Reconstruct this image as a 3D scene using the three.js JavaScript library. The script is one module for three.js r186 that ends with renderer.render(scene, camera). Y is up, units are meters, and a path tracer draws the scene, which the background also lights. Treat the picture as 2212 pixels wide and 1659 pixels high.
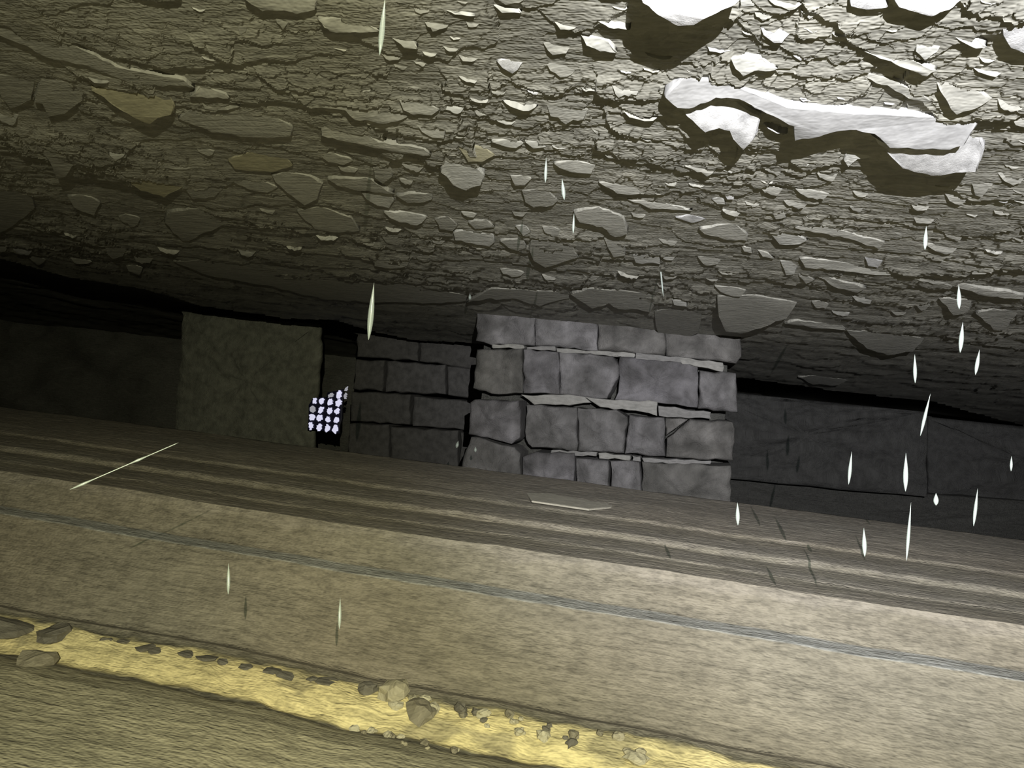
import * as THREE from 'three';
import { ImprovedNoise } from 'three/addons/math/ImprovedNoise.js';

// ------------------------------------------------------------------ camera, light, exposure
const scene = new THREE.Scene();
scene.background = new THREE.Color(0x000000);
const W = 2212, HH = 1659;
const camera = new THREE.PerspectiveCamera(52, W / HH, 0.02, 60);
{ // a level view turned 12.5 degrees off the square to the ledges, held with a 6 degree roll
  const yaw = new THREE.Quaternion().setFromAxisAngle(new THREE.Vector3(0, 1, 0), THREE.MathUtils.degToRad(12.5));
  const roll = new THREE.Quaternion().setFromAxisAngle(new THREE.Vector3(0, 0, 1), THREE.MathUtils.degToRad(6));
  camera.quaternion.copy(yaw.multiply(roll));
  camera.position.set(0, 0, 0);
  camera.updateMatrixWorld(true); camera.updateProjectionMatrix();
}
scene.add(camera);
const renderer = new THREE.WebGLRenderer({ antialias: true });
renderer.toneMapping = THREE.LinearToneMapping;
renderer.toneMappingExposure = 1.0;
renderer.shadowMap.enabled = true;

// the only light: a cap lamp above and to the right of the lens, with a cool hot spot inside a warm spill
const LAMP = new THREE.Vector3(0.26, 0.30, 0.6);
function spot(color, candela, degrees, penumbra, target) {
  const s = new THREE.SpotLight(color, candela, 0, THREE.MathUtils.degToRad(degrees), penumbra, 2);
  s.position.copy(LAMP); s.target.position.copy(target);
  s.castShadow = true; s.shadow.mapSize.set(2048, 2048); s.shadow.camera.near = 0.05; s.shadow.radius = 0.12;
  scene.add(s); scene.add(s.target); return s;
}
spot(new THREE.Color(0.87, 0.88, 1.0), 58, 31, 1, new THREE.Vector3(0.58, 0.42, -3.7));
spot(new THREE.Color(1.0, 0.96, 0.64), 29, 68, 1, new THREE.Vector3(-0.05, -0.85, -1.6));

// ------------------------------------------------------------------ helpers
function rng(seed) { let a = seed >>> 0; return () => { a |= 0; a = a + 0x6D2B79F5 | 0; let t = Math.imul(a ^ a >>> 15, 1 | a); t = t + Math.imul(t ^ t >>> 7, 61 | t) ^ t; return ((t ^ t >>> 14) >>> 0) / 4294967296; }; }
const pn = new ImprovedNoise();
const N = (x, y, z = 0.37) => pn.noise(x + 31.7, y + 17.3, z + 5.1);
function fbm(x, y, z = 0.37, o = 4) { let s = 0, a = 0.5; for (let i = 0; i < o; i++) { s += a * N(x, y, z + i * 7.7); x *= 2.03; y *= 2.03; a *= 0.5; } return s; }
const clamp = (v, a = 0, b = 1) => Math.min(b, Math.max(a, v));
const sstep = (a, b, v) => { const t = clamp((v - a) / (b - a)); return t * t * (3 - 2 * t); };
const taken = new Map();
function numbered(name) { const n = taken.get(name) || 0; taken.set(name, n + 1); return n ? `${name}_${String(n).padStart(3, '0')}` : name; }
function tag(o, label, category, group) { o.userData.label = label; o.userData.category = category; if (group) o.userData.group = group; return o; }
function mesh(name, geo, mat, parent) { const m = new THREE.Mesh(geo, mat); m.name = parent ? name : numbered(name); m.castShadow = m.receiveShadow = true; (parent || scene).add(m); return m; }
function struct(name, geo, mat, label) { const m = mesh(name, geo, mat); m.userData.kind = 'structure'; if (label) m.userData.label = label; m.userData.category = name.split('_')[0]; return m; }
function group(name, label, category, pos) { const g = new THREE.Group(); g.name = numbered(name); if (pos) g.position.copy(pos); scene.add(g); return tag(g, label, category); }
// photograph measurements to places: the sight line through a photo point, met with a chosen plane
function sight(px, py) { return new THREE.Vector3(px / W * 2 - 1, 1 - py / HH * 2, 0.5).unproject(camera).normalize(); }
const onZ = (px, py, z) => { const r = sight(px, py); return r.multiplyScalar(z / r.z); };
const ROOF0 = 0.62, DIP = 0.078;                       // roof height above the lens and its dip away from it
const onRoof = (px, py, drop = 0) => { const r = sight(px, py); return r.multiplyScalar((ROOF0 - drop) / Math.max(0.035, r.y - DIP * r.z)); };
function geom(pos, idx, uv, col) {
  const g = new THREE.BufferGeometry();
  g.setAttribute('position', new THREE.Float32BufferAttribute(pos, 3));
  g.setAttribute('uv', new THREE.Float32BufferAttribute(uv, 2));
  if (col) g.setAttribute('color', new THREE.Float32BufferAttribute(col, 3));
  g.setIndex(idx); g.computeVertexNormals(); return g;
}

// ------------------------------------------------------------------ materials
function noiseTex(size, fn, srgb) {                     // tileable grey noise texture
  const d = new Uint8Array(size * size * 4);
  for (let j = 0; j < size; j++) for (let i = 0; i < size; i++) {
    const c = fn(i / size, j / size), k = (j * size + i) * 4;
    d[k] = clamp(c[0]) * 255; d[k + 1] = clamp(c[1]) * 255; d[k + 2] = clamp(c[2]) * 255; d[k + 3] = 255;
  }
  const t = new THREE.DataTexture(d, size, size); t.magFilter = THREE.LinearFilter; t.minFilter = THREE.LinearMipmapLinearFilter; t.generateMipmaps = true;
  t.wrapS = t.wrapT = THREE.MirroredRepeatWrapping; if (srgb) t.colorSpace = THREE.SRGBColorSpace; t.needsUpdate = true; return t;
}
const streak = noiseTex(512, (u, v) => { const a = fbm(u * 7, v * 34, 1.2, 4), b = fbm(u * 26, v * 60, 4.4, 3); const g = 0.84 + 0.34 * a + 0.34 * b; return [g, g, g * 0.99]; });
const streakBump = noiseTex(512, (u, v) => { const g = 0.5 + 0.55 * fbm(u * 9, v * 46, 2.2, 5) + 0.2 * N(u * 70, v * 110, 3); return [g, g, g]; });
const mottle = noiseTex(512, (u, v) => { const a = fbm(u * 12, v * 12, 8.2, 5), b = N(u * 90, v * 90, 9); const g = 0.8 + 0.62 * a + 0.1 * b; return [g, g, g]; });
const mottleBump = noiseTex(512, (u, v) => { const g = 0.5 + 0.5 * fbm(u * 16, v * 16, 6.2, 5) + 0.2 * N(u * 120, v * 120, 7); return [g, g, g]; });
const grain = noiseTex(512, (u, v) => { const a = fbm(u * 9, v * 26, 15.2, 4), b = fbm(u * 34, v * 70, 16.4, 3); const g = 0.84 + 0.4 * a + 0.55 * b; return [g, g, g * 0.985]; });
const rep = (t, x, y) => { const c = t.clone(); c.repeat.set(x, y); c.needsUpdate = true; return c; };
function rock(r, g, b, opt = {}) {
  return new THREE.MeshStandardMaterial({ color: new THREE.Color().setRGB(r, g, b), roughness: opt.rough ?? 0.8, map: opt.map ?? rep(streak, 2, 2), bumpMap: opt.bump ?? rep(streakBump, 2, 2), bumpScale: opt.bs ?? 0.003, vertexColors: !!opt.vc, side: THREE.DoubleSide });
}
const M = {
  roof: rock(0.215, 0.212, 0.196, { vc: true, rough: 0.72, bs: 0.0035 }),
  flakes: [rock(0.25, 0.247, 0.23, { rough: 0.75, bs: 0.002 }), rock(0.215, 0.212, 0.196, { rough: 0.75, bs: 0.0025 }), rock(0.30, 0.30, 0.29, { rough: 0.7, bs: 0.002 }), rock(0.25, 0.235, 0.17, { rough: 0.75, bs: 0.0015 })],
  paleFlake: rock(0.32, 0.32, 0.33, { rough: 0.66, bs: 0.0012, map: rep(mottle, 4, 4), bump: rep(mottleBump, 4, 4) }),
  greyFlake: rock(0.24, 0.24, 0.25, { rough: 0.66, bs: 0.0012 }),
  floor: rock(1, 1, 1, { vc: true, rough: 0.88, bs: 0.006, map: rep(grain, 1.5, 1.5), bump: rep(streakBump, 1.5, 1.5) }),
  wall: rock(0.19, 0.19, 0.18, { rough: 0.9, bs: 0.012 }),
  coal: rock(0.045, 0.045, 0.043, { rough: 0.8, bs: 0.012 }),
};
const stoneMats = [[0.096, 0.093, 0.102], [0.104, 0.101, 0.112], [0.084, 0.082, 0.085], [0.092, 0.089, 0.088], [0.112, 0.109, 0.116], [0.076, 0.074, 0.072]].map(([r, g, b]) => rock(r, g, b, { rough: 0.85, vc: true, bs: 0.006, map: rep(mottle, 1.6, 1.6), bump: rep(mottleBump, 1.6, 1.6) }));
const shimMats = [rock(0.21, 0.207, 0.205, { rough: 0.9 }), rock(0.16, 0.157, 0.162, { rough: 0.9 })];
const chipMats = [rock(0.36, 0.33, 0.24), rock(0.22, 0.20, 0.15), rock(0.48, 0.45, 0.34), rock(0.14, 0.13, 0.11)];

// ------------------------------------------------------------------ the roof
// where the lower roof bed breaks off at its far edge, measured along its brow
const browPts = [[-420, 470], [0, 560], [150, 600], [310, 625], [430, 660], [620, 690], [720, 690], [800, 715], [900, 735], [1030, 742], [1300, 780], [1600, 815], [1800, 845], [2010, 868], [2110, 895], [2212, 920], [2420, 952]].map(([x, y]) => onRoof(x, y)).sort((a, b) => a.x - b.x);
function browZ(x) {
  if (x <= browPts[0].x) return browPts[0].z;
  for (let i = 1; i < browPts.length; i++) if (x < browPts[i].x) { const a = browPts[i - 1], b = browPts[i]; return a.z + (b.z - a.z) * (x - a.x) / (b.x - a.x); }
  return browPts[browPts.length - 1].z;
}
function hash(i, j, k) { let h = Math.imul(i, 374761393) ^ Math.imul(j, 668265263) ^ Math.imul(k, 2147483647 ^ 0x5bd1e995); h = Math.imul(h ^ h >>> 13, 1274126177); return ((h ^ h >>> 16) >>> 0) / 4294967296; }
// overlapping shale scales: each hangs lower towards its far edge and breaks off there
function scales(x, z, lx, lz, t, dens, k, out) {
  const jx = 0.32 * lx, jz = 0.35 * lz;
  const wx = x + jx * N(x / lx * 1.7, z / lz * 0.9, k) + 0.25 * jx * N(x / lx * 6, z / lz * 4, k), wz = z + jz * N(x / lx * 1.9, z / lz * 0.8, k + 9) + 0.3 * jz * N(x / lx * 7, z / lz * 3, k + 3);
  const ci = Math.floor(wx / lx), cj = Math.floor(wz / lz); let best = 0, id = 0;
  for (let j = cj - 1; j <= cj + 1; j++) for (let i = ci - 1; i <= ci + 1; i++) {
    const h0 = hash(i, j, k * 7 + 1); if (h0 > dens) continue;
    const h1 = hash(i, j, k * 7 + 2), h2 = hash(i, j, k * 7 + 3), h3 = hash(i, j, k * 7 + 4);
    const a = lx * (0.45 + 0.5 * h1), b = lz * (0.45 + 0.5 * h3);
    const s = (wx - (i + 0.2 + 0.6 * h2) * lx) / a; if (s < -1 || s > 1) continue;
    const along = (j + 0.2 + 0.6 * h1) * lz - wz;
    const e = b * (1 - Math.pow(Math.abs(s), 1.8)) * (0.8 + 0.5 * h2);
    if (along > e || along < -b * 1.1) continue;
    const r = (along + b * 1.1) / (e + b * 1.1), drop = t * (0.3 + 0.9 * h0 / dens) * Math.pow(r, 0.55);
    if (drop > best) { best = drop; id = 0.15 + 0.85 * hash(i, j, k * 7 + 5); }
  }
  out.id = id; return best;
}
const sc = { id: 0 };
const roofTone = { v: 1 };
function roofY(x, z, fine = true) {
  const base = ROOF0 + DIP * Math.min(z, 0.3);
  const bz = browZ(x) + 0.05 * N(x * 3.1, 1.7) + 0.02 * N(x * 11, 4.2);
  if (z < bz) return base + 0.16 + 0.05 * fbm(x * 1.7, z * 1.7, 3.3, 3);
  let y = base + 0.012 * fbm(x * 1.1, z * 1.6, 2.2, 3);
  if (!fine) return y;
  const patch = sstep(-0.14, 0.12, fbm(x * 1.5 + 2, z * 2.0, 12.2, 3)) * sstep(-3.7, -2.9, z);  // flaky belts and smoother belts
  let tone = 1;
  // long bedding steps along the strike: the bed sags away from the lens and breaks back up at a ragged line
  const fa = -z / 0.24 + 1.7 * fbm(x * 1.2, z * 1.3, 71, 2) + 0.35 * fbm(x * 7, z * 7, 72, 3), ma = sstep(-0.1, 0.15, fbm(x * 0.9, z * 1.7, 75, 2)), fb = -z / 0.075 + 1.9 * fbm(x * 2.6, z * 2.4, 73, 2) + 0.5 * fbm(x * 15, z * 12, 74, 3), mb = sstep(-0.08, 0.14, fbm(x * 2.3, z * 3.3, 76, 2));
  const near = sstep(-3.8, -2.4, z); y -= (0.009 * ma * Math.pow(fa - Math.floor(fa), 0.7) + 0.0042 * mb * Math.pow(fb - Math.floor(fb), 0.7)) * (0.25 + 0.75 * near);
  y -= scales(x, z, 0.17, 0.15, 0.0095, 0.42, 1, sc) * (0.35 + 0.65 * patch); if (sc.id) tone *= 0.9 + 0.22 * sc.id;
  y -= scales(x, z, 0.08, 0.07, 0.0062, 0.62, 2, sc) * (0.15 + 0.85 * patch); if (sc.id) tone *= 0.9 + 0.25 * sc.id;
  y -= scales(x, z, 0.04, 0.028, 0.0034, 0.6, 3, sc) * (0.3 + 0.7 * patch); if (sc.id) tone *= 0.88 + 0.28 * sc.id;
  y -= 0.0016 * fbm(x * 14, z * 40, 5.5, 3);
  roofTone.v = tone * (0.96 + 0.25 * fbm(x * 3, z * 5, 21, 3));
  return y;
}
function roofSheet() {
  const pos = [], idx = [], uv = [], col = [];
  const zs = [];
  for (let z = 3.0; z > -0.55; z -= 0.1) zs.push(z);
  for (let z = -0.55; z > -0.88; z -= 0.02) zs.push(z);
  const rows = 420; for (let i = 0; i <= rows; i++) zs.push(-1 / (1 / 0.9 + (1 / 7.0 - 1 / 0.9) * i / rows));
  for (let z = -7.1; z > -9.3; z -= 0.2) zs.push(z);
  const cols = 1400;
  for (const z of zs) for (let i = 0; i <= cols; i++) {
    const u = -1.45 + 2.45 * i / cols, d = Math.max(-z, 0.55) + (z > -0.55 ? (z + 0.55) * 0.9 : 0);
    const x = u * d * (1 + 0.0) + 0;
    pos.push(x, roofY(x, z), z); uv.push(x, z); const v = roofTone.v; col.push(v, v * 0.995, v * 0.975);
  }
  const n = cols + 1;
  for (let j = 0; j < zs.length - 1; j++) for (let i = 0; i < cols; i++) { const a = j * n + i; idx.push(a, a + n, a + 1, a + 1, a + n, a + n + 1); }
  const g = geom(pos, idx, uv, col);
  // each scale keeps its own flat facing up to its broken edge: take the gentler of the two neighbouring slopes
  const nr = g.attributes.normal, pick = (a, b) => Math.abs(a) < Math.abs(b) ? a : b, Y = (j, i) => pos[(j * n + i) * 3 + 1], X = (j, i) => pos[(j * n + i) * 3], Z = j => pos[j * n * 3 + 2];
  for (let j = 1; j < zs.length - 1; j++) for (let i = 1; i < cols; i++) {
    const sx = pick((Y(j, i + 1) - Y(j, i)) / (X(j, i + 1) - X(j, i)), (Y(j, i) - Y(j, i - 1)) / (X(j, i) - X(j, i - 1)));
    const xa = X(j, i), at = (q) => { const u = (xa - X(q, 0)) / (X(q, 1) - X(q, 0)), k = clamp(Math.floor(u), 0, cols - 1); return Y(q, k) + (Y(q, k + 1) - Y(q, k)) * (u - k); };
    const sz = pick((at(j + 1) - Y(j, i)) / (Z(j + 1) - Z(j)), (Y(j, i) - at(j - 1)) / (Z(j) - Z(j - 1)));
    const l = Math.hypot(sx, 1, sz); nr.setXYZ(j * n + i, sx / l, -1 / l, sz / l);
  }
  return g;
}
const ceiling = struct('ceiling', roofSheet(), M.roof, 'flaking grey shale roof dipping away over the pillars');
// rock above the roof sheet
mesh('overburden', new THREE.BoxGeometry(24, 0.5, 14).translate(0, 1.2, -3.2), M.coal, ceiling);

// loose flakes: outline measured on the photograph, hung on the roof at its own place, thick at the free far edge
const R1 = [0, 0], R2 = [700, 0], R3 = [1412, 0], R5 = [700, 500], R6 = [1412, 500];
const fr = rng(77);
function flake(o, flat, t, mat, up = 0, lean = 0.25) {
  const pts = []; for (let i = 0; i < flat.length; i += 2) pts.push([o[0] + flat[i] * 0.36166, o[1] + flat[i + 1] * 0.36166]);
  // roughen the outline
  const q = []; for (let i = 0; i < pts.length; i++) {
    const a = pts[i], b = pts[(i + 1) % pts.length], L = Math.hypot(b[0] - a[0], b[1] - a[1]), n = Math.max(1, Math.min(7, Math.round(L / 13)));
    for (let k = 0; k < n; k++) { const s = k / n, j = k ? Math.min(2.2, L * 0.04) : 0; q.push([a[0] + (b[0] - a[0]) * s + (fr() - 0.5) * 2 * j, a[1] + (b[1] - a[1]) * s + (fr() - 0.5) * 2 * j]); }
  }
  const dir = q.map(p => p[0] * -0.16 + p[1]); const lo = Math.min(...dir), hi = Math.max(...dir);
  { const xs = q.map(p => p[0]), a = onRoof(Math.min(...xs), q[0][1]), b = onRoof(Math.max(...xs), q[0][1]); t = Math.min(t, lean * a.distanceTo(b)); }   // no flake hangs steeper than its breadth allows
  let sag = 0; for (let i = 0; i < q.length; i += 2) { const p = onRoof(q[i][0], q[i][1], 0.01); sag += Math.max(0, ROOF0 + DIP * p.z - roofY(p.x, p.z)); } sag /= Math.ceil(q.length / 2); sag = Math.min(sag, 0.03);   // how far the scales already hang here
  const bot = q.map((p, i) => { const w = Math.pow(clamp((dir[i] - lo) / (hi - lo + 1e-6) * 1.25), 0.75); return onRoof(p[0], p[1], sag * (0.3 + 0.6 * w) + (0.75 * t + up) * w); });
  return slabDown(bot, mat, Math.min(0.004, t * 0.2));
}
function slabDown(bot, mat, bev) {
  const n = bot.length, c = new THREE.Vector3(); bot.forEach(p => c.add(p)); c.multiplyScalar(1 / n);
  let poly = bot.map(p => new THREE.Vector2(p.x, p.z)); let order = bot;
  if (THREE.ShapeUtils.area(poly) < 0) { order = bot.slice().reverse(); poly = poly.slice().reverse(); }
  const tri = THREE.ShapeUtils.triangulateShape(poly, []);
  const pos = [], uv = [], idx = []; const put = (x, y, z) => { pos.push(x, y, z); uv.push(x, z); return pos.length / 3 - 1; };
  const inner = order.map(p => p.clone().lerp(c, Math.min(0.1, bev * 0.8 / Math.max(0.01, p.distanceTo(c)))));
  inner.forEach(p => put(p.x, p.y + 0.0015 * N(p.x * 30, p.z * 50, 3), p.z));
  for (const [a, b, d] of tri) idx.push(a, b, d);
  const bevelA = inner.map((p, i) => put(p.x, pos[i * 3 + 1], p.z)), bevelB = order.map(p => put(p.x, p.y + bev, p.z));
  const wallA = order.map(p => put(p.x, p.y + bev, p.z)), wallB = order.map(p => put(p.x, ROOF0 + DIP * p.z + 0.02, p.z));
  for (let i = 0; i < n; i++) { const j = (i + 1) % n; idx.push(bevelA[i], bevelA[j], bevelB[i], bevelA[j], bevelB[j], bevelB[i], wallA[i], wallA[j], wallB[i], wallA[j], wallB[j], wallB[i]); }
  return mesh('shale_flake', geom(pos, idx, uv), mat, ceiling);
}
const F = M.flakes, P = M.paleFlake, G = M.greyFlake;
const traced = [
  [R1, [540, 540, 690, 490, 850, 540, 1010, 545, 1045, 640, 1030, 690, 950, 710, 900, 745, 830, 720, 700, 650, 610, 580], 0.026, F[3]],
  [R1, [250, 450, 500, 510, 500, 600, 430, 650, 390, 680, 290, 700, 250, 620, 200, 610], 0.016, F[1]],
  [R1, [1060, 710, 1140, 640, 1400, 640, 1640, 690, 1750, 760, 1740, 815, 1600, 825, 1440, 820, 1380, 800, 1260, 790, 1130, 740], 0.014, F[1]],
  [R1, [210, 870, 300, 800, 500, 850, 500, 930, 430, 1000, 390, 1060, 340, 1070, 290, 960], 0.022, F[1]],
  [R1, [800, 1020, 1000, 1015, 1190, 1040, 1100, 1110, 980, 1180, 840, 1140, 780, 1100], 0.012, F[3]],
  [R1, [980, 1330, 1000, 1270, 1200, 1240, 1380, 1290, 1360, 1340, 1200, 1400, 1130, 1440, 1090, 1440], 0.02, F[1]],
  [R1, [1620, 1050, 1700, 1020, 1850, 1050, 1930, 1100, 1900, 1190, 1820, 1230, 1740, 1170, 1640, 1090], 0.022, F[0]],
  [R1, [1770, 1260, 1900, 1230, 2100, 1300, 2150, 1380, 2000, 1390, 1880, 1370], 0.014, F[0]],
  [R1, [-160, 1120, 0, 1110, 180, 1160, 210, 1240, 150, 1300, 0, 1390, -160, 1420], 0.02, F[1]],
  [R1, [1460, 0, 1600, -40, 1900, -40, 1890, 60, 1780, 90, 1700, 65, 1560, 70], 0.016, F[1]],
  [R1, [1890, 90, 2050, 100, 2200, 130, 2230, 190, 2050, 200, 1930, 165], 0.012, F[1]],
  [R1, [-80, 120, 0, 130, 400, 250, 700, 400, 1100, 480, 1160, 530, 1100, 510, 830, 520, 680, 460, 480, 385, 260, 340, 150, 270, 0, 215, -80, 200], 0.013, F[1]],
  [R1, [1160, 560, 1200, 500, 1350, 560, 1370, 590, 1130, 580], 0.013, F[1]],
  [R1, [1360, 960, 1500, 900, 1700, 930, 1750, 990, 1620, 1030, 1400, 1010], 0.01, F[3]],
  [R1, [1190, 600, 1330, 595, 1430, 640, 1330, 660, 1220, 650], 0.009, F[0]],
  [R1, [650, 900, 700, 870, 760, 900, 740, 940, 690, 960, 650, 930], 0.014, F[2]],
  [R1, [500, 450, 690, 480, 640, 500, 560, 495], 0.012, F[1]],
  [R1, [-40, 440, 210, 460, 190, 600, 100, 640, 60, 650, 0, 570, -40, 500], 0.014, F[1]],
  [R1, [750, 980, 820, 940, 1050, 960, 1230, 1010, 1000, 1005, 820, 1015], 0.009, F[1]],
  [R1, [1380, 1080, 1500, 1060, 1660, 1120, 1600, 1150, 1480, 1130], 0.01, F[1]],
  [R1, [1100, 1120, 1230, 1080, 1330, 1130, 1280, 1180, 1150, 1190], 0.008, F[1]],
  [R1, [1900, 920, 1990, 910, 2110, 960, 2050, 990, 1960, 970], 0.008, F[0]],
  [R1, [1450, 100, 1480, 130, 1470, 190, 1430, 210, 1415, 150], 0.016, F[1]],
  [R1, [1640, 90, 1750, 80, 1730, 130, 1690, 180, 1650, 140], 0.018, F[1]],
  [R2, [1870, -140, 2500, -140, 2480, 20, 2330, 100, 2210, 160, 2110, 165, 2010, 110, 1890, 20], 0.062, P, 0, 0.45],
  [R2, [1030, 370, 1090, 350, 1200, 360, 1160, 420, 1125, 445, 1060, 410], 0.012, P],
  [R2, [430, 560, 600, 600, 690, 660, 650, 690, 530, 690, 470, 660], 0.013, F[0]],
  [R2, [545, 740, 640, 720, 730, 760, 720, 830, 650, 825, 580, 790], 0.012, F[0]],
  [R2, [620, 915, 700, 920, 780, 950, 900, 980, 960, 1050, 940, 1110, 850, 1140, 770, 1110, 730, 1060, 690, 1030, 700, 970], 0.026, F[2]],
  [R2, [1110, 1050, 1200, 1040, 1240, 1070, 1200, 1110, 1140, 1110], 0.016, F[0]],
  [R2, [1180, 1140, 1320, 1120, 1400, 1200, 1370, 1230, 1250, 1240, 1200, 1210], 0.013, F[1]],
  [R2, [220, 1150, 400, 1160, 420, 1200, 390, 1245, 320, 1230, 250, 1190], 0.014, F[2]],
  [R2, [430, 1170, 640, 1150, 650, 1190, 600, 1210, 500, 1215], 0.012, F[1]],
  [R2, [770, 1390, 850, 1375, 1010, 1400, 1020, 1450, 990, 1475, 880, 1455, 780, 1435], 0.016, F[2]],
  [R2, [1240, 1430, 1470, 1430, 1520, 1540, 1450, 1560, 1320, 1600, 1250, 1560, 1220, 1490], 0.02, F[1]],
  [R2, [1490, 1270, 1640, 1230, 1790, 1300, 1815, 1400, 1740, 1420, 1660, 1360, 1520, 1330], 0.022, F[0]],
  [R2, [1670, 1420, 1800, 1430, 1800, 1530, 1730, 1540, 1690, 1480], 0.02, F[1]],
  [R2, [290, 1480, 400, 1520, 520, 1540, 500, 1590, 400, 1605, 300, 1590], 0.016, F[0]],
  [R2, [1000, 850, 1160, 830, 1190, 860, 1150, 890, 1080, 880], 0.013, F[0]],
  [R2, [1200, 850, 1320, 840, 1330, 880, 1250, 890], 0.012, F[0]],
  [R2, [1370, 980, 1500, 950, 1620, 990, 1600, 1040, 1480, 1030], 0.012, F[0]],
  [R2, [800, 880, 960, 870, 1020, 930, 950, 970, 860, 970], 0.012, F[3]],
  [R2, [290, 1000, 400, 990, 410, 1060, 350, 1100, 300, 1060], 0.012, F[1]],
  [R2, [-40, 120, 200, 100, 330, 190, 150, 200, 30, 190], 0.012, F[1]],
  [R2, [370, 200, 520, 220, 560, 300, 480, 290], 0.012, F[1]],
  [R2, [690, 50, 880, 70, 900, 100, 780, 90], 0.008, F[2]],
  [R2, [1010, 30, 1150, 40, 1180, 80, 1060, 80], 0.009, F[2]],
  [R2, [1640, 1090, 1850, 1090, 1890, 1160, 1750, 1160], 0.012, F[0]],
  [R2, [1810, 1190, 2000, 1200, 2200, 1260, 1950, 1250], 0.01, F[0]],
  [R2, [1840, 1520, 2000, 1510, 2010, 1580, 1860, 1570], 0.012, F[2]],
  [R2, [20, 1070, 250, 1060, 420, 1160, 200, 1140, 80, 1110], 0.012, F[1]],
  [R2, [-20, 640, 120, 660, 180, 720, 350, 740, 440, 730, 500, 700, 480, 650, 300, 620, 100, 600], 0.014, F[1]],
  [R2, [-20, 740, 200, 760, 330, 850, 600, 890, 640, 930, 480, 920, 330, 890, 140, 850, -20, 810], 0.014, F[1]],
  [R2, [1520, 190, 1700, 240, 1750, 320, 1650, 310, 1560, 270], 0.013, F[2]],
  [R2, [1620, 120, 1800, 140, 1830, 180, 1700, 165], 0.012, F[0]],
  [R2, [660, 1310, 740, 1290, 800, 1350, 770, 1380, 690, 1370], 0.014, F[1]],
  [R2, [860, 1330, 970, 1310, 1020, 1360, 900, 1370], 0.013, F[1]],
  [R2, [1140, 1350, 1200, 1340, 1235, 1390, 1190, 1410], 0.014, F[2]],
  [R2, [1050, 1440, 1180, 1420, 1210, 1480, 1160, 1500, 1100, 1480], 0.014, F[1]],
  // the great hanging plate on the right and its layers
  [R3, [60, 580, 180, 450, 400, 490, 600, 560, 780, 640, 1100, 670, 1450, 690, 1800, 710, 1960, 700, 1900, 800, 1860, 870, 1780, 895, 1420, 885, 1330, 800, 1220, 780, 1100, 790, 960, 830, 840, 845, 830, 760, 700, 690, 500, 590, 360, 580, 200, 650, 130, 645], 0.026, G, 0.012],
  [R3, [140, 640, 230, 630, 360, 570, 500, 600, 560, 650, 640, 690, 620, 800, 600, 840, 540, 900, 480, 840, 460, 790, 390, 770, 300, 800, 240, 740], 0.03, P, 0.01],
  [R3, [1290, 800, 1420, 880, 1780, 890, 1860, 800, 1960, 810, 1975, 900, 1930, 1030, 1780, 1040, 1700, 1055, 1580, 1040, 1480, 1010, 1410, 940], 0.03, P, 0.012],
  [R3, [630, 720, 720, 730, 800, 770, 800, 800, 740, 800, 680, 770], 0.02, P, 0.006],
  [R3, [1670, 460, 1900, 520, 2020, 600, 1960, 640, 1810, 690, 1770, 660, 1700, 540], 0.022, F[0]],
  [R3, [1160, -60, 1380, -60, 1400, 50, 1280, 65, 1170, 35], 0.022, P],
  [R3, [1400, -60, 1900, -60, 1850, 0, 1780, 60, 1660, 105, 1560, 80, 1450, 45], 0.026, P],
  [R3, [2070, 110, 2212, 80, 2330, 100, 2330, 330, 2212, 320, 2130, 290, 2080, 210], 0.032, P],
  [R3, [630, 150, 760, 160, 810, 210, 770, 260, 720, 260, 650, 210], 0.016, P],
  [R3, [455, 350, 600, 310, 740, 420, 600, 430, 530, 460, 480, 410], 0.016, F[2]],
  [R3, [1190, 430, 1340, 440, 1600, 560, 1660, 610, 1560, 600, 1420, 530], 0.009, F[0]],
  [R3, [1570, 250, 1740, 230, 1700, 310, 1620, 365, 1560, 310], 0.012, F[2]],
  [R3, [1745, 180, 1900, 200, 1990, 290, 1930, 295, 1820, 240], 0.012, F[2]],
  [R3, [1060, 230, 1300, 270, 1500, 340, 1690, 430, 1640, 460, 1450, 390, 1250, 310], 0.014, F[0]],
  [R3, [1130, 960, 1150, 900, 1220, 890, 1310, 940, 1220, 950, 1160, 1000], 0.013, F[2]],
  [R3, [1890, 1080, 1930, 1040, 2030, 1100, 1960, 1180, 1920, 1170], 0.013, F[0]],
  [R3, [270, 1370, 480, 1330, 560, 1400, 560, 1440, 420, 1430, 300, 1400], 0.013, F[0]],
  [R3, [700, 1400, 830, 1390, 920, 1440, 870, 1460, 750, 1460], 0.012, F[2]],
  [R3, [130, 1300, 220, 1280, 310, 1310, 230, 1335], 0.009, P],
  [R3, [840, 1360, 960, 1330, 1100, 1370, 1380, 1450, 1350, 1490, 1180, 1430, 960, 1390], 0.012, F[0]],
  [R3, [1250, 1520, 1370, 1560, 1340, 1600, 1280, 1590], 0.012, P],
  [R3, [755, 1555, 870, 1560, 840, 1640, 790, 1645], 0.03, F[2]],
  [R3, [870, 1545, 1100, 1560, 1420, 1600, 1420, 1645, 1100, 1615, 900, 1600], 0.016, F[0]],
  [R3, [1880, 1590, 2070, 1600, 1980, 1640, 1900, 1640], 0.012, F[0]],
  [R3, [420, 1160, 480, 1150, 480, 1190, 440, 1190], 0.014, P],
  [R3, [345, 1190, 400, 1170, 430, 1220, 380, 1220], 0.013, F[2]],
  [R3, [690, 1260, 760, 1240, 790, 1300, 730, 1310], 0.014, F[0]],
  [R3, [880, 70, 940, 50, 970, 90, 930, 120], 0.018, F[2]],
  [R3, [510, -30, 620, -30, 600, 40, 520, 40], 0.02, F[2]],
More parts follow.
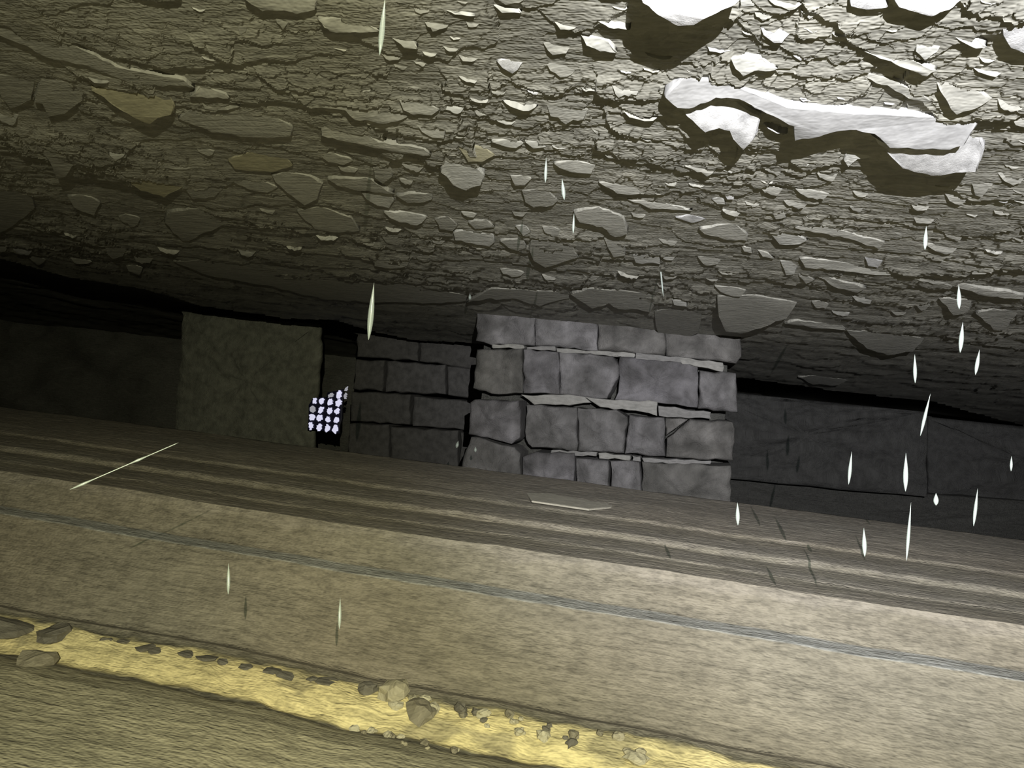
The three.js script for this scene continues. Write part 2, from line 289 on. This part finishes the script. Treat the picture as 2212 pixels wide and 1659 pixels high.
  [R3, [1200, 540, 1260, 530, 1280, 560, 1240, 575], 0.012, P],
  [R3, [870, 590, 940, 575, 950, 600, 890, 610], 0.014, P],
  [R3, [1080, 560, 1160, 570, 1140, 600, 1100, 590], 0.013, P],
  [R3, [1360, 590, 1460, 610, 1430, 630, 1380, 625], 0.011, P],
  [R3, [320, 280, 400, 275, 480, 300, 400, 320, 330, 305], 0.008, P],
  [R3, [2120, 680, 2240, 690, 2240, 770, 2160, 750], 0.013, F[0]],
  [R6, [380, 390, 600, 380, 860, 420, 800, 520, 640, 580, 520, 610, 430, 600, 385, 510], 0.05, F[0]],
  [R6, [5, 480, 160, 440, 290, 480, 270, 605, 190, 638, 30, 630, 10, 560], 0.018, F[1]],
  [R6, [1150, 590, 1400, 600, 1620, 640, 1550, 720, 1400, 740, 1270, 700], 0.03, F[1]],
  [R6, [780, 550, 860, 530, 1130, 560, 1150, 590, 1000, 580], 0.016, F[1]],
  [R6, [1700, 400, 1900, 410, 1890, 470, 1850, 495, 1790, 500], 0.02, F[1]],
  [R6, [1920, 490, 2030, 460, 2180, 480, 2100, 590, 2030, 590], 0.022, F[1]],
  [R6, [860, 870, 1000, 860, 1160, 890, 1100, 920, 950, 915], 0.02, F[0]],
  [R6, [1460, 250, 1640, 270, 1820, 300, 1960, 340, 2212, 380, 2212, 405, 2100, 402, 1980, 385, 1800, 330, 1600, 300], 0.016, F[1]],
  [R6, [860, 220, 960, 290, 910, 315, 865, 265], 0.018, F[0]],
  [R6, [930, 230, 1100, 290, 1270, 340, 1220, 370, 1070, 330], 0.016, F[1]],
  [R6, [110, 410, 190, 405, 200, 450, 120, 440], 0.015, F[2]],
  [R6, [520, 80, 580, 100, 590, 130, 540, 120], 0.016, F[0]],
  [R6, [610, 100, 680, 130, 720, 165, 650, 150], 0.016, F[0]],
  [R5, [850, 425, 1000, 340, 1450, 360, 1470, 400, 1390, 415, 1290, 448, 1200, 420, 1130, 400, 960, 405], 0.022, F[1]],
  [R5, [1470, 375, 1600, 340, 1980, 370, 1970, 450, 1950, 485, 1870, 465, 1800, 470, 1760, 465, 1700, 430, 1600, 462], 0.024, F[1]],
  [R5, [-900, 180, -300, 150, 300, 250, 850, 380, 850, 415, 700, 430, 330, 425, 0, 410, -300, 330, -700, 260], 0.014, F[1]],
];
for (const a of traced) flake(...a);
// more loose flakes between the measured ones
{
  const r = rng(4242); let made = 0, tries = 0;
  const boxes = traced.map(([o, f]) => { let x0 = 1e9, x1 = -1e9, y0 = 1e9, y1 = -1e9; for (let i = 0; i < f.length; i += 2) { const x = o[0] + f[i] * 0.36166, y = o[1] + f[i + 1] * 0.36166; x0 = Math.min(x0, x); x1 = Math.max(x1, x); y0 = Math.min(y0, y); y1 = Math.max(y1, y); } return [x0, y0, x1, y1]; });
  while (made < 175 && tries++ < 6000) {
    const px = -100 + r() * 2400, py = -60 + r() * 740, wpx = 30 + 80 * r() * r(), hpx = wpx * (0.25 + 0.3 * r());
    if (py > 560 + px * 0.09) continue;
    const dens = px < 700 ? 0.3 : 0.95; if (r() > dens) continue;
    if (py > 380 && py < 640 && px > 1380 && r() < 0.2) continue;
    if (boxes.some(b => px + wpx / 2 > b[0] && px - wpx / 2 < b[2] && py + hpx / 2 > b[1] && py - hpx / 2 < b[3])) continue;
    boxes.push([px - wpx / 2, py - hpx / 2, px + wpx / 2, py + hpx / 2]);
    const n = 5 + Math.floor(r() * 4), pts = [], tip = 0.25 + 0.5 * r(), put = (u, v) => { const ex = (u - 0.5) * wpx, ey = (v - 0.4) * hpx; pts.push((px + ex) / 0.36166, (py + ey + ex * 0.15) / 0.36166); };
    put(0.0, 0.15 + 0.2 * r()); put(0.3 + 0.2 * r(), -0.1 + 0.12 * r()); put(0.75, 0.05 * r()); put(1.0, 0.1 + 0.25 * r());   // flush upper side, then the ragged free edge
    for (let k = n - 1; k > 0; k--) { const u = k / n + (r() - 0.5) * 0.08, f = u < tip ? u / tip : (1 - u) / (1 - tip); put(u, 0.25 + (0.35 + 0.5 * Math.pow(f, 0.7)) * (0.8 + 0.35 * r())); }
    const m = r(); flake([0, 0], pts, 0.02, m < 0.42 ? F[0] : m < 0.86 ? F[1] : m < 0.97 ? F[2] : P, 0, 0.12 + 0.12 * r()); made++;
  }
}

// ------------------------------------------------------------------ the floor: rock ledges rising away from the lens
const PR = [ // photo height at the middle column, distance, tint
  [1022, -3.62, 0], [1052, -3.16, 0], [1085, -2.86, 0], [1093, -2.84, 1], [1120, -2.60, 0], [1134, -2.58, 1], [1158, -2.40, 0], [1163, -2.39, 1], [1185, -2.235, 0],
  [1230, -2.20, 1], [1272, -2.166, 1], [1275, -2.155, 2], [1291, -2.09, 2], [1295, -2.086, 1], [1350, -2.045, 1], [1440, -1.965, 1], [1518, -1.90, 1], [1524, -1.86, 1], [1536, -1.845, 3], [1550, -1.82, 4], [1590, -1.77, 4], [1634, -1.735, 4], [1646, -1.70, 3], [1654, -1.66, 5], [1676, -1.60, 5],
].map(([py, z, k]) => ({ z, y: onZ(1106, py, z).y, k }));
const tints = [[0.26, 0.237, 0.205], [0.232, 0.211, 0.174], [0.33, 0.335, 0.335], [0.15, 0.14, 0.11], [0.72, 0.63, 0.35], [0.37, 0.34, 0.245]];
function ledgeSheet(name, from, to, label) {
  const prof = []; // resampled profile
  for (let i = from; i < to; i++) {
    const a = PR[i], b = PR[i + 1], L = Math.hypot(b.z - a.z, b.y - a.y), n = Math.max(1, Math.round(L / 0.012));
    for (let k = 0; k < n + (i === to - 1 ? 1 : 0); k++) { const s = k / n; prof.push({ z: a.z + (b.z - a.z) * s, y: a.y + (b.y - a.y) * s, k: s < 0.5 ? a.k : b.k, ka: a.k, kb: b.k, s }); }
  }
  const pos = [], uv = [], idx = [], col = []; const cols = 460; let run = 0;
  prof.forEach((p, j) => {
    if (j) run += Math.hypot(p.z - prof[j - 1].z, p.y - prof[j - 1].y);
    for (let i = 0; i <= cols; i++) {
      const x = -4.6 + 8.4 * i / cols;
      const dz = 0.022 * N(x * 1.3, p.y * 3, 4) + 0.010 * N(x * 4.7, p.y * 14, 6) + 0.004 * N(x * 19, p.z * 19, 2);
      const dy = 0.006 * N(x * 2.1, p.z * 2, 8) + 0.0035 * fbm(x * 9, p.z * 26, 3, 3) + ((p.k >= 3 && p.k < 5) ? 0.016 * fbm(x * 12, p.z * 20, 9, 3) : 0);
      pos.push(x, p.y + dy, p.z + dz); uv.push(x, p.z - p.y);
      const s = clamp(p.s + 0.9 * fbm(x * 7, p.z * 9 + p.y * 5, 14, 3)), ta = tints[p.ka], tb = tints[p.kb]; const e = sstep(0.35, 0.65, s);
      let c = [0, 1, 2].map(k => ta[k] + (tb[k] - ta[k]) * e);
      if (p.k >= 3 && p.k < 5) { const m = 0.5 + fbm(x * 5, p.z * 8, 33, 3); if (m < 0.33 && p.k === 4) c = c.map((v, k) => v * 0.5 + tints[3][k] * 0.5); }
      const v = 0.97 + 0.36 * fbm(x * 2.2, (p.z - p.y) * 7, 41, 4) + 0.2 * fbm(x * 16, (p.z - p.y) * 24, 47, 3);
      const warm = 0.06 * fbm(x * 1.1, p.z * 2, 52, 2);
      col.push(c[0] * v * (1 + warm), c[1] * v, c[2] * v * (1 - warm));
    }
  });
  const n = cols + 1;
  for (let j = 0; j < prof.length - 1; j++) for (let i = 0; i < cols; i++) { const a = j * n + i; idx.push(a, a + 1, a + n, a + 1, a + n + 1, a + n); }
  const m = mesh(name, geom(pos, idx, uv, col), M.floor, floor); if (label) m.userData.label = label; return m;
}
const floor = struct('floor', new THREE.BoxGeometry(24, 0.3, 14).translate(0, -1.12, -3.2), M.coal, 'bedded stone floor stepping up in ledges towards the pillars');
PR.unshift({ z: -3.7, y: -0.80, k: 0 });
PR.push({ z: -1.2, y: PR[PR.length - 1].y - 0.01, k: 5 }, { z: -0.2, y: PR[PR.length - 1].y - 0.03, k: 3 }, { z: 2.6, y: PR[PR.length - 1].y - 0.05, k: 3 });  // unseen floor behind the lens, coloured dark to weaken bounced light
ledgeSheet('bedded_slab', 0, 9, 'thinly bedded darker stone floor in front of the pillar');
ledgeSheet('rock_ledge', 9, 13, 'narrow pale ledge below the bedded floor');
ledgeSheet('rock_ledge', 13, 18, 'broad smooth pale ledge face');
ledgeSheet('clay_band', 18, 23, 'yellow clay band with broken stone along it');
ledgeSheet('near_slab', 23, PR.length - 1, 'tan slab nearest the lens');

// ------------------------------------------------------------------ side and back walls
function roughWall(w, h, seed, amp) {
  const g = new THREE.PlaneGeometry(w, h, Math.round(w * 9), Math.round(h * 16)); const p = g.attributes.position;
  for (let i = 0; i < p.count; i++) p.setZ(i, amp * fbm(p.getX(i) * 1.3, p.getY(i) * 2.3, seed, 4));
  const u = g.attributes.uv; for (let i = 0; i < p.count; i++) u.setXY(i, p.getX(i), p.getY(i));
  g.computeVertexNormals(); return g;
}
struct('wall_back', roughWall(24, 2.6, 3, 0.3).translate(0, 0, -8.4), M.wall, 'dark rough rock face far behind the pillars');
struct('wall_front', roughWall(24, 2.6, 5, 0.2).rotateY(Math.PI).translate(0, 0, 2.5), M.wall, 'rough rock face behind the lens');
struct('wall_left', roughWall(12, 2.6, 7, 0.2).rotateY(Math.PI / 2).translate(-8.5, 0, -3), M.wall, 'rough rock face far to the left');
struct('wall_right', roughWall(12, 2.6, 9, 0.2).rotateY(-Math.PI / 2).translate(6.5, 0, -3), M.wall, 'rough rock face far to the right');

// ------------------------------------------------------------------ masonry pillars
const br = rng(99);
function block(parent, flat, z, depth, mat, name = 'stone_block', bev = 0.012, rough = 0.012, top = 0.09) {
  const o = parent.position, pts = []; for (let i = 0; i < flat.length; i += 2) pts.push([flat[i], flat[i + 1]]);
  const cap = ROOF0 + DIP * (z - depth) + top; const q = []; for (let i = 0; i < pts.length; i++) {
    const a = pts[i], b = pts[(i + 1) % pts.length], n = Math.max(2, Math.min(8, Math.round(Math.hypot(b[0] - a[0], b[1] - a[1]) / 16)));
    for (let k = 0; k < n; k++) { const s = k / n, j = k ? 2.3 : 1.0; q.push(onZ(a[0] + (b[0] - a[0]) * s + (br() - 0.5) * 2 * j, a[1] + (b[1] - a[1]) * s + (br() - 0.5) * 2 * j, z)); }
  }
  q.forEach(p => { if (p.y > cap) p.y = cap; });
  const n = q.length, c = new THREE.Vector3(); q.forEach(p => c.add(p)); c.multiplyScalar(1 / n);
  const pos = [], uv = [], idx = [], col = []; const put = p => { pos.push(p.x - o.x, p.y - o.y, p.z - o.z); uv.push(p.x, p.y + p.z); { const a = fbm(p.x * 9, p.y * 9, 61, 3), b = fbm(p.x * 16, p.y * 4, 66, 3), v = clamp(0.95 + 1.3 * a + 0.8 * b, 0.45, 1.8); col.push(v, v * 0.995, v * (1 + 0.05 * a)); } return pos.length / 3 - 1; };
  const seed = br() * 50, face = p => { p.z += rough * (fbm(p.x * 6, p.y * 8, seed, 4) + 0.3 * N(p.x * 30, p.y * 30, seed)); return p; };
  const rings = [];
  rings.push(q.map(p => put(new THREE.Vector3(p.x, p.y, z - depth))));
  rings.push(q.map(p => put(new THREE.Vector3(p.x, p.y, z - bev))));
  rings.push(q.map(p => { const s = p.clone().lerp(c, Math.min(0.2, bev * 0.35 / p.distanceTo(c))); s.z = z - bev * 0.25; return put(s); }));
  for (const s of [0.12, 0.3, 0.5, 0.7, 0.88]) rings.push(q.map(p => put(face(p.clone().lerp(c, s)))));
  const mid = put(face(c.clone()));
  const back = put(new THREE.Vector3(c.x, c.y, z - depth));
  for (let r = 0; r < rings.length - 1; r++) for (let i = 0; i < n; i++) { const j = (i + 1) % n, A = rings[r], B = rings[r + 1]; idx.push(A[i], B[i], A[j], A[j], B[i], B[j]); }
  const L = rings[rings.length - 1]; for (let i = 0; i < n; i++) { const j = (i + 1) % n; idx.push(L[i], mid, L[j]); idx.push(rings[0][j], back, rings[0][i]); }
  return mesh(name, geom(pos, idx, uv, mat.vertexColors ? col : null), mat, parent);
}
const SM = () => stoneMats[Math.floor(br() * stoneMats.length)];
{
  const z = -3.74, p = group('stone_pillar', 'large pillar of four courses of squared grey stone blocks at the centre', 'pillar', new THREE.Vector3(0.1, -0.8, z));
  const grow = f => { let cx = 0, cy = 0; for (let i = 0; i < f.length; i += 2) { cx += f[i]; cy += f[i + 1]; } cx /= f.length / 2; cy /= f.length / 2; return f.map((v, i) => i % 2 ? v : v + (v > cx ? 1.6 : -1.6)); };
  const B = (...f) => block(p, grow(f), z + (br() - 0.5) * 0.02, 0.62, SM(), 'stone_block', 0.014, 0.05);
  // top course, running up into the roof
  B(1030, 640, 1152, 640, 1154, 747, 1062, 745, 1029, 736);
  B(1156, 640, 1286, 645, 1290, 757, 1158, 747);
  B(1290, 645, 1432, 650, 1436, 768, 1294, 757);
  B(1436, 650, 1602, 655, 1600, 770, 1590, 786, 1440, 769);
  // second course
  B(1032, 754, 1126, 753, 1128, 850, 1062, 850, 1022, 838, 1028, 790);
  B(1131, 754, 1204, 759, 1206, 851, 1132, 850);
  B(1208, 760, 1322, 768, 1336, 790, 1334, 815, 1318, 846, 1310, 862, 1210, 852);
  B(1340, 770, 1508, 782, 1506, 880, 1330, 864, 1338, 830);
  B(1512, 800, 1588, 806, 1593, 890, 1510, 884);
  // third course
  B(1016, 868, 1036, 862, 1118, 866, 1124, 890, 1122, 945, 1104, 960, 1070, 950, 1012, 938);
  B(1138, 874, 1244, 880, 1246, 974, 1150, 968, 1136, 950);
  B(1248, 880, 1330, 886, 1354, 900, 1346, 978, 1250, 976);
  B(1360, 896, 1434, 902, 1436, 986, 1350, 980);
  B(1492, 906, 1582, 912, 1586, 940, 1582, 996, 1440, 988, 1442, 946);
  B(1438, 902, 1486, 906, 1440, 942);
  // bottom course
  B(1018, 944, 1034, 944, 1066, 956, 1108, 966, 1122, 980, 1126, 1110, 996, 1110, 998, 1000);
  B(1130, 986, 1160, 976, 1238, 978, 1240, 1120, 1130, 1112);
  B(1246, 990, 1312, 994, 1318, 1124, 1244, 1120);
  B(1320, 996, 1380, 998, 1386, 1130, 1322, 1126);
  B(1388, 998, 1578, 1006, 1578, 1150, 1390, 1134);
  // thin pale packing slabs between the courses
  const S = (i, ...f) => block(p, f, z - 0.03 + 0.034 * br(), 0.5, shimMats[i], 'packing_slab', 0.006, 0.008);
  S(0, 1062, 744, 1130, 744, 1132, 753, 1064, 753); S(1, 1136, 750, 1200, 748, 1202, 758, 1136, 756);
  S(0, 1200, 752, 1372, 762, 1370, 774, 1202, 760); S(1, 1374, 762, 1480, 772, 1480, 784, 1372, 774); S(0, 1470, 772, 1562, 784, 1562, 803, 1472, 786);
  S(0, 1124, 853, 1262, 853, 1276, 870, 1230, 876, 1154, 874); S(0, 1264, 858, 1420, 868, 1420, 898, 1392, 890, 1296, 880); S(1, 1422, 876, 1536, 890, 1536, 906, 1424, 898);
  S(1, 1190, 972, 1290, 977, 1290, 985, 1192, 982); S(0, 1292, 978, 1362, 984, 1362, 995, 1294, 990); S(1, 1366, 984, 1384, 986, 1384, 997, 1366, 996); S(1, 1388, 988, 1536, 996, 1534, 1004, 1390, 998);
  // dark packing core set back behind the face
  block(p, [1046, 680, 1576, 720, 1556, 1130, 1030, 1090], z - 0.2, 0.3, M.coal, 'rubble_core');
}
{
  const z = -5.25, p = group('stone_pier', 'dim low pier of stone blocks just left of the central pillar', 'pillar', new THREE.Vector3(-1.1, -0.97, z));
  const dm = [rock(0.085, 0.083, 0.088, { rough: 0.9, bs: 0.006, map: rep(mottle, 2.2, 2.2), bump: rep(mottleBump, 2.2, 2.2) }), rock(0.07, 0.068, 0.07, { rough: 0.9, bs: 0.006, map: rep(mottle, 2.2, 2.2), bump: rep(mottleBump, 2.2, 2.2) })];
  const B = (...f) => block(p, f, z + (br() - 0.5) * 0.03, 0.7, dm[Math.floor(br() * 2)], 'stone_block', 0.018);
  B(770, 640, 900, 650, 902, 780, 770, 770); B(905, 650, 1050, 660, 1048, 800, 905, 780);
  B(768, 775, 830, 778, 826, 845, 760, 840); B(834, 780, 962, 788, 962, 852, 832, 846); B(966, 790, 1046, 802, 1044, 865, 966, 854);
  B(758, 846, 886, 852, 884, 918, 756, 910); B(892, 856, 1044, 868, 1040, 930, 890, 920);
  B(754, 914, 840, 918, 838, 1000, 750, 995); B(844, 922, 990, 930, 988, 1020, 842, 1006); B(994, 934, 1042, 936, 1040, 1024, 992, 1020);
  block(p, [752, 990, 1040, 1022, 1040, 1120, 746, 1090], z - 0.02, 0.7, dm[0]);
}
{
  const z = -5.3, p = group('rock_pier', 'large dim squared block of rock in the dark at the left', 'pillar', new THREE.Vector3(-2.6, -0.97, z));
  const m = rock(0.17, 0.175, 0.155, { rough: 0.9, bs: 0.01, map: rep(mottle, 1.6, 1.6), bump: rep(mottleBump, 1.6, 1.6) });
  block(p, [396, 600, 560, 610, 688, 640, 690, 760, 680, 880, 668, 1060, 372, 1030, 376, 900, 388, 760], z, 0.08, m, 'rock_face', 0.03, 0.05);
}
{
  const z = -6.0, p = group('coal_rib', 'dark rib of rock with a step along its foot right of the pillar', 'rock', new THREE.Vector3(1.6, -0.97, z));
  const m = rock(0.05, 0.05, 0.05, { rough: 0.9, bs: 0.014, map: rep(mottle, 1.6, 1.6), bump: rep(mottleBump, 1.6, 1.6) });
  block(p, [1500, 740, 2006, 790, 2004, 1074, 1500, 1030], z, 0.3, m, 'upper_face', 0.03, 0.16, -0.02);
  block(p, [2004, 790, 2420, 840, 2420, 1120, 2006, 1076], z - 0.35, 0.3, m, 'upper_face', 0.03, 0.16, -0.02);
  block(p, [1490, 1024, 2420, 1100, 2420, 1260, 1490, 1200], z - 0.25, 1.2, M.coal, 'lower_face', 0.03, 0.05);
}

// ------------------------------------------------------------------ panel with white squares, their brightness put in as emission
{
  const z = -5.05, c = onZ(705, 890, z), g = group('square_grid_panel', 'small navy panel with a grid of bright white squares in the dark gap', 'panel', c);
  const navy = new THREE.MeshStandardMaterial({ color: 0x0c0c2c, roughness: 0.5 });
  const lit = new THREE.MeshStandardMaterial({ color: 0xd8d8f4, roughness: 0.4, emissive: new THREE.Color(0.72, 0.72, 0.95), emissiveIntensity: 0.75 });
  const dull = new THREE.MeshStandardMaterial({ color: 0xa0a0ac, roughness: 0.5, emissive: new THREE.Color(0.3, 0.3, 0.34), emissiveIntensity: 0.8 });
  const k = 140 / 1659, ox = 640, oy = 820;
  block(g, [[300, 640], [400, 470], [790, 460], [800, 330], [1180, 250], [1200, 560], [1100, 1380], [280, 1270]].flatMap(([x, y]) => [ox + x * k, oy + y * k]), z, 0.02, navy, 'backing_plate', 0.003, 0);
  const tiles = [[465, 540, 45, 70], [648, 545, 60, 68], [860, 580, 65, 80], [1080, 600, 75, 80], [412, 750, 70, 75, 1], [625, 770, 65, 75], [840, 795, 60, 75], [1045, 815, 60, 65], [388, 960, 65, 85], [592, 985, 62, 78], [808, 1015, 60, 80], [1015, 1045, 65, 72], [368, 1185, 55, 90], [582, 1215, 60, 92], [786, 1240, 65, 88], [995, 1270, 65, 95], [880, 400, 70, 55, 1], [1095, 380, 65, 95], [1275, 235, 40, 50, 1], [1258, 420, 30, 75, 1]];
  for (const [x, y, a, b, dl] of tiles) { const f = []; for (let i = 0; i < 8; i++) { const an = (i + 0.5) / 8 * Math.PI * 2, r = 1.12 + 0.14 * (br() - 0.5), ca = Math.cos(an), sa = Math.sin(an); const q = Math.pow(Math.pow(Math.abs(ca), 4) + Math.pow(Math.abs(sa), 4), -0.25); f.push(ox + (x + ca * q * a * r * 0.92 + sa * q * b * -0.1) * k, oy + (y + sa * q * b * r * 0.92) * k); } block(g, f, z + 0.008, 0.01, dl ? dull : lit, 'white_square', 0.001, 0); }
}

// ------------------------------------------------------------------ stones lying on the ledges
function lump(seed, sx, sy, sz) {
  const g = new THREE.IcosahedronGeometry(1, 1).deleteAttribute('normal').deleteAttribute('uv'), p = g.attributes.position;
  for (let i = 0; i < p.count; i++) { const x = p.getX(i), y = p.getY(i), z = p.getZ(i), r = (1 + 0.5 * N(x * 1.2 + seed, y * 1.2, z * 1.2) + 0.25 * N(x * 2.6 + seed, y * 2.6, z * 2.6)) * Math.pow(Math.pow(Math.abs(x), 3.5) + Math.pow(Math.abs(y), 3.5) + Math.pow(Math.abs(z), 3.5), -0.2); p.setXYZ(i, x * r * sx, y * r * sy, z * r * sz); }
  g.computeVertexNormals(); const q = new Float32Array(p.count * 2); for (let i = 0; i < p.count; i++) { q[i * 2] = p.getX(i) + p.getY(i); q[i * 2 + 1] = p.getZ(i) - p.getY(i); } g.setAttribute('uv', new THREE.BufferAttribute(q, 2)); return g;
}
function floorY(x, z) { let best = -0.86; for (let i = 1; i < PR.length; i++) { const a = PR[i - 1], b = PR[i]; if (z >= Math.min(a.z, b.z) && z <= Math.max(a.z, b.z)) { const t = (z - a.z) / (b.z - a.z || 1); best = Math.max(best, a.y + (b.y - a.y) * t); } } return best; }
function onFloor(px, py) { const r = sight(px, py); let p = new THREE.Vector3(); for (let t = 0.8; t < 4.6; t += 0.004) { p.copy(r).multiplyScalar(t); if (p.y < floorY(p.x, p.z)) break; } return p; }
{
  const r = rng(314);
  const chip = (px, py, wpx, hpx, mi, label, grp, turn = 6) => {
    const p = onFloor(px, py), s = p.length() / 1700; const m = mesh('stone_chip', lump(r() * 60, wpx * s / 2, hpx * s / 2.1, wpx * s / 2 * 0.8), chipMats[mi]);
    m.position.copy(p); m.position.y += hpx * s * 0.12; m.rotation.set((r() - 0.5) * 0.3, (r() - 0.5) * turn, (r() - 0.5) * 0.3); tag(m, label, 'stone', grp);
  };
  chip(795, 1490, 34, 26, 3, 'dark round pebble at the left end of the debris beside the yellow clay', 'loose stones');
  chip(853, 1500, 64, 46, 0, 'largest tan stone in the debris above the yellow clay', 'loose stones');
  chip(908, 1540, 60, 40, 1, 'brown angular stone below the largest tan stone', 'loose stones');
  chip(935, 1534, 30, 24, 2, 'pale chip of stone in the middle of the debris', 'loose stones');
  chip(995, 1534, 26, 22, 3, 'small reddish dark stone under the ledge foot', 'loose stones');
  chip(20, 1362, 80, 34, 3, 'dark flat stone at the far left end of the clay band', 'loose stones');
  chip(125, 1372, 60, 30, 3, 'dark blocky stone second from the left at the ledge foot', 'loose stones');
  chip(75, 1432, 64, 34, 1, 'brown stone at the left end of the yellow clay', 'loose stones');
  chip(1375, 1640, 44, 22, 2, 'bright pale chip at the bottom edge right of the clay', 'loose stones');
  const many = 'small broken stone chip among the debris along the yellow clay band';
  for (let i = 0; i < 34; i++) { const px = 830 + r() * 560, w = 9 + 18 * r(); chip(px, 1500 + (px - 830) * 0.205 + (r() - 0.3) * 40, w, w * 0.7, Math.floor(r() * 4), many, 'small debris chips'); }
  for (let i = 0; i < 14; i++) { const px = 760 + r() * 240, w = 8 + 14 * r(); chip(px, 1578 + (px - 760) * 0.2 + (r() - 0.5) * 16, w, w * 0.7, Math.floor(r() * 3), many, 'small debris chips'); }
  for (let i = 0; i < 12; i++) { const px = 200 + (i + 0.7 * r()) * 45, w = 20 + 20 * r(); chip(px, 1378 + (px - 200) * 0.19 + (r() - 0.5) * 8, w, 9, 3, 'thin dark sliver standing in for a dark gap along the foot of the broad ledge', 'dark slivers', 0.3); }  // dark gaps at the ledge foot, built as slivers of dark colour
  // pale flat slab on the bedded floor
  const q = [[1140, 1066], [1210, 1064], [1325, 1084], [1318, 1098], [1270, 1106], [1150, 1088]].map(([x, y]) => onFloor(x, y));
  const sh = new THREE.Shape(q.map(p => new THREE.Vector2(p.x, -p.z))); const g = new THREE.ExtrudeGeometry(sh, { depth: 0.004, bevelEnabled: true, bevelSize: 0.004, bevelThickness: 0.002, bevelSegments: 1 }); g.rotateX(-Math.PI / 2); g.translate(0, q[0].y - 0.004, 0);
  tag(mesh('flat_slab', g, rock(0.44, 0.42, 0.37)), 'pale thin slab lying on the bedded floor before the pillar', 'stone');
}

// ------------------------------------------------------------------ water drops falling from the roof, each stretched along its motion streak
{
  const water = new THREE.MeshPhysicalMaterial({ color: 0xe8f0ee, roughness: 0.25, transmission: 0.85, thickness: 0, ior: 1.33 });
  const prof = (len, w, beads) => { const pts = []; for (let i = 0; i <= 26; i++) { const t = i / 26; let rr = Math.pow(Math.sin(Math.PI * Math.pow(t, 1.35)), 0.8); if (beads) rr = 0.28 + 0.5 * Math.exp(-Math.pow((t - 0.12) / 0.06, 2)) + 0.5 * Math.exp(-Math.pow((t - 0.62) / 0.05, 2)); if (i === 0 || i === 26) rr = 0; pts.push(new THREE.Vector2(Math.max(0.00001, rr * w / 2), (0.5 - t) * len)); } return new THREE.LatheGeometry(pts, 12); };
  const drops = [
    [832, -6, 820, 120, 15, 1.0, 'long water drop falling at the top left of centre'], [1180, 340, 1178, 395, 9, 1.5, 'slim water drop in front of the roof above the pillar'], [1214, 385, 1219, 432, 11, 1.5, 'water drop just below another right of it under the roof'], [1240, 460, 1238, 505, 7, 1.6, 'faint small water drop over the shale above the pillar'],
    [808, 610, 796, 735, 17, 1.3, 'long pale water drop left of the pillar in front of the roof brow'], [1424, 552, 1433, 642, 5, 2.6, 'thin thread of water hanging from the roof over the pillar'], [2001, 488, 1998, 540, 10, 1.4, 'upright water drop against the right roof flakes'], [2071, 615, 2072, 668, 10, 1.4, 'bright water drop at the right over a rounded flake'], [2080, 695, 2074, 762, 11, 1.4, 'water drop just below the rounded flake at the right'], [2116, 755, 2107, 810, 9, 1.4, 'slanting water drop nearest the right brow'],
    [1976, 765, 1977, 828, 9, 1.5, 'bluish water drop before the right roof brow'], [2010, 850, 1988, 942, 8, 1.5, 'slanting water drop crossing the right roof brow'], [1840, 975, 1833, 1047, 9, 1.5, 'water drop leftmost before the dark right recess'], [1957, 978, 1956, 1062, 12, 1.3, 'brightest water drop before the dark right recess'], [2185, 985, 2184, 1018, 6, 1.5, 'tiny water drop at the far right of the recess'], [2022, 1065, 2022, 1092, 12, 1.3, 'short round water drop low in the dark recess'], [2112, 1055, 2103, 1137, 8, 1.5, 'slender water drop low at the right of the recess'],
    [1593, 1085, 1594, 1135, 11, 1.3, 'water drop by the right foot of the pillar'], [1866, 1140, 1868, 1203, 11, 1.3, 'water drop over the bedded floor right of the pillar'], [1968, 1085, 1958, 1212, 8, 1.4, 'long slender water drop over the edge of the bedded floor'], [494, 1215, 493, 1285, 9, 1.2, 'faint water drop over the broad ledge at the left'], [735, 1290, 733, 1360, 9, 1.2, 'faint water drop over the broad ledge below the pillar'],
    [150, 1058, 386, 956, 9, 1.1, 'slanting motion trail of a drop at the left shaped as a beaded strand', 1], [1015, 634, 1015, 648, 8, 3.2, 'tiny bright drop under the roof at the pillar top corner'], [990, 952, 986, 968, 9, 3.2, 'tiny bright drop beside the pillar foot'], [1027, 965, 1027, 977, 8, 3.2, 'tiny bright drop on the lowest pillar block'],  // slanting entry is a motion trail, its flicker spots shaped as beads
  ];
  for (const [x0, y0, x1, y1, w, d, label, beads] of drops) {
    const a = sight(x0, y0).multiplyScalar(d), b = sight(x1, y1).multiplyScalar(d), L = a.distanceTo(b);
    const m = mesh('water_drop', prof(L, 0.75 * w * d / 1700, beads), water); m.position.copy(a).add(b).multiplyScalar(0.5); m.quaternion.setFromUnitVectors(new THREE.Vector3(0, 1, 0), a.clone().sub(b).normalize()); tag(m, label, 'water drop', 'dripping water');
  }
}

// ------------------------------------------------------------------ the cap lamp itself, above the lens
{
  const g = group('cap_lamp', 'small round black cap lamp above and behind the lens', 'lamp', LAMP.clone().add(new THREE.Vector3(0, 0, 0.012)));
  const body = new THREE.LatheGeometry([[0.0001, 0.04], [0.018, 0.038], [0.024, 0.02], [0.028, 0.004], [0.026, 0.0]].map(p => new THREE.Vector2(...p)), 24).rotateX(Math.PI / 2);
  mesh('housing', body, new THREE.MeshStandardMaterial({ color: 0x1a1a1a, roughness: 0.5 }), g);
  mesh('lens', new THREE.CylinderGeometry(0.024, 0.024, 0.003, 24).rotateX(Math.PI / 2), new THREE.MeshStandardMaterial({ color: 0xffffff, emissive: 0xfff6e0, emissiveIntensity: 2 }), g);
}
renderer.render(scene, camera);
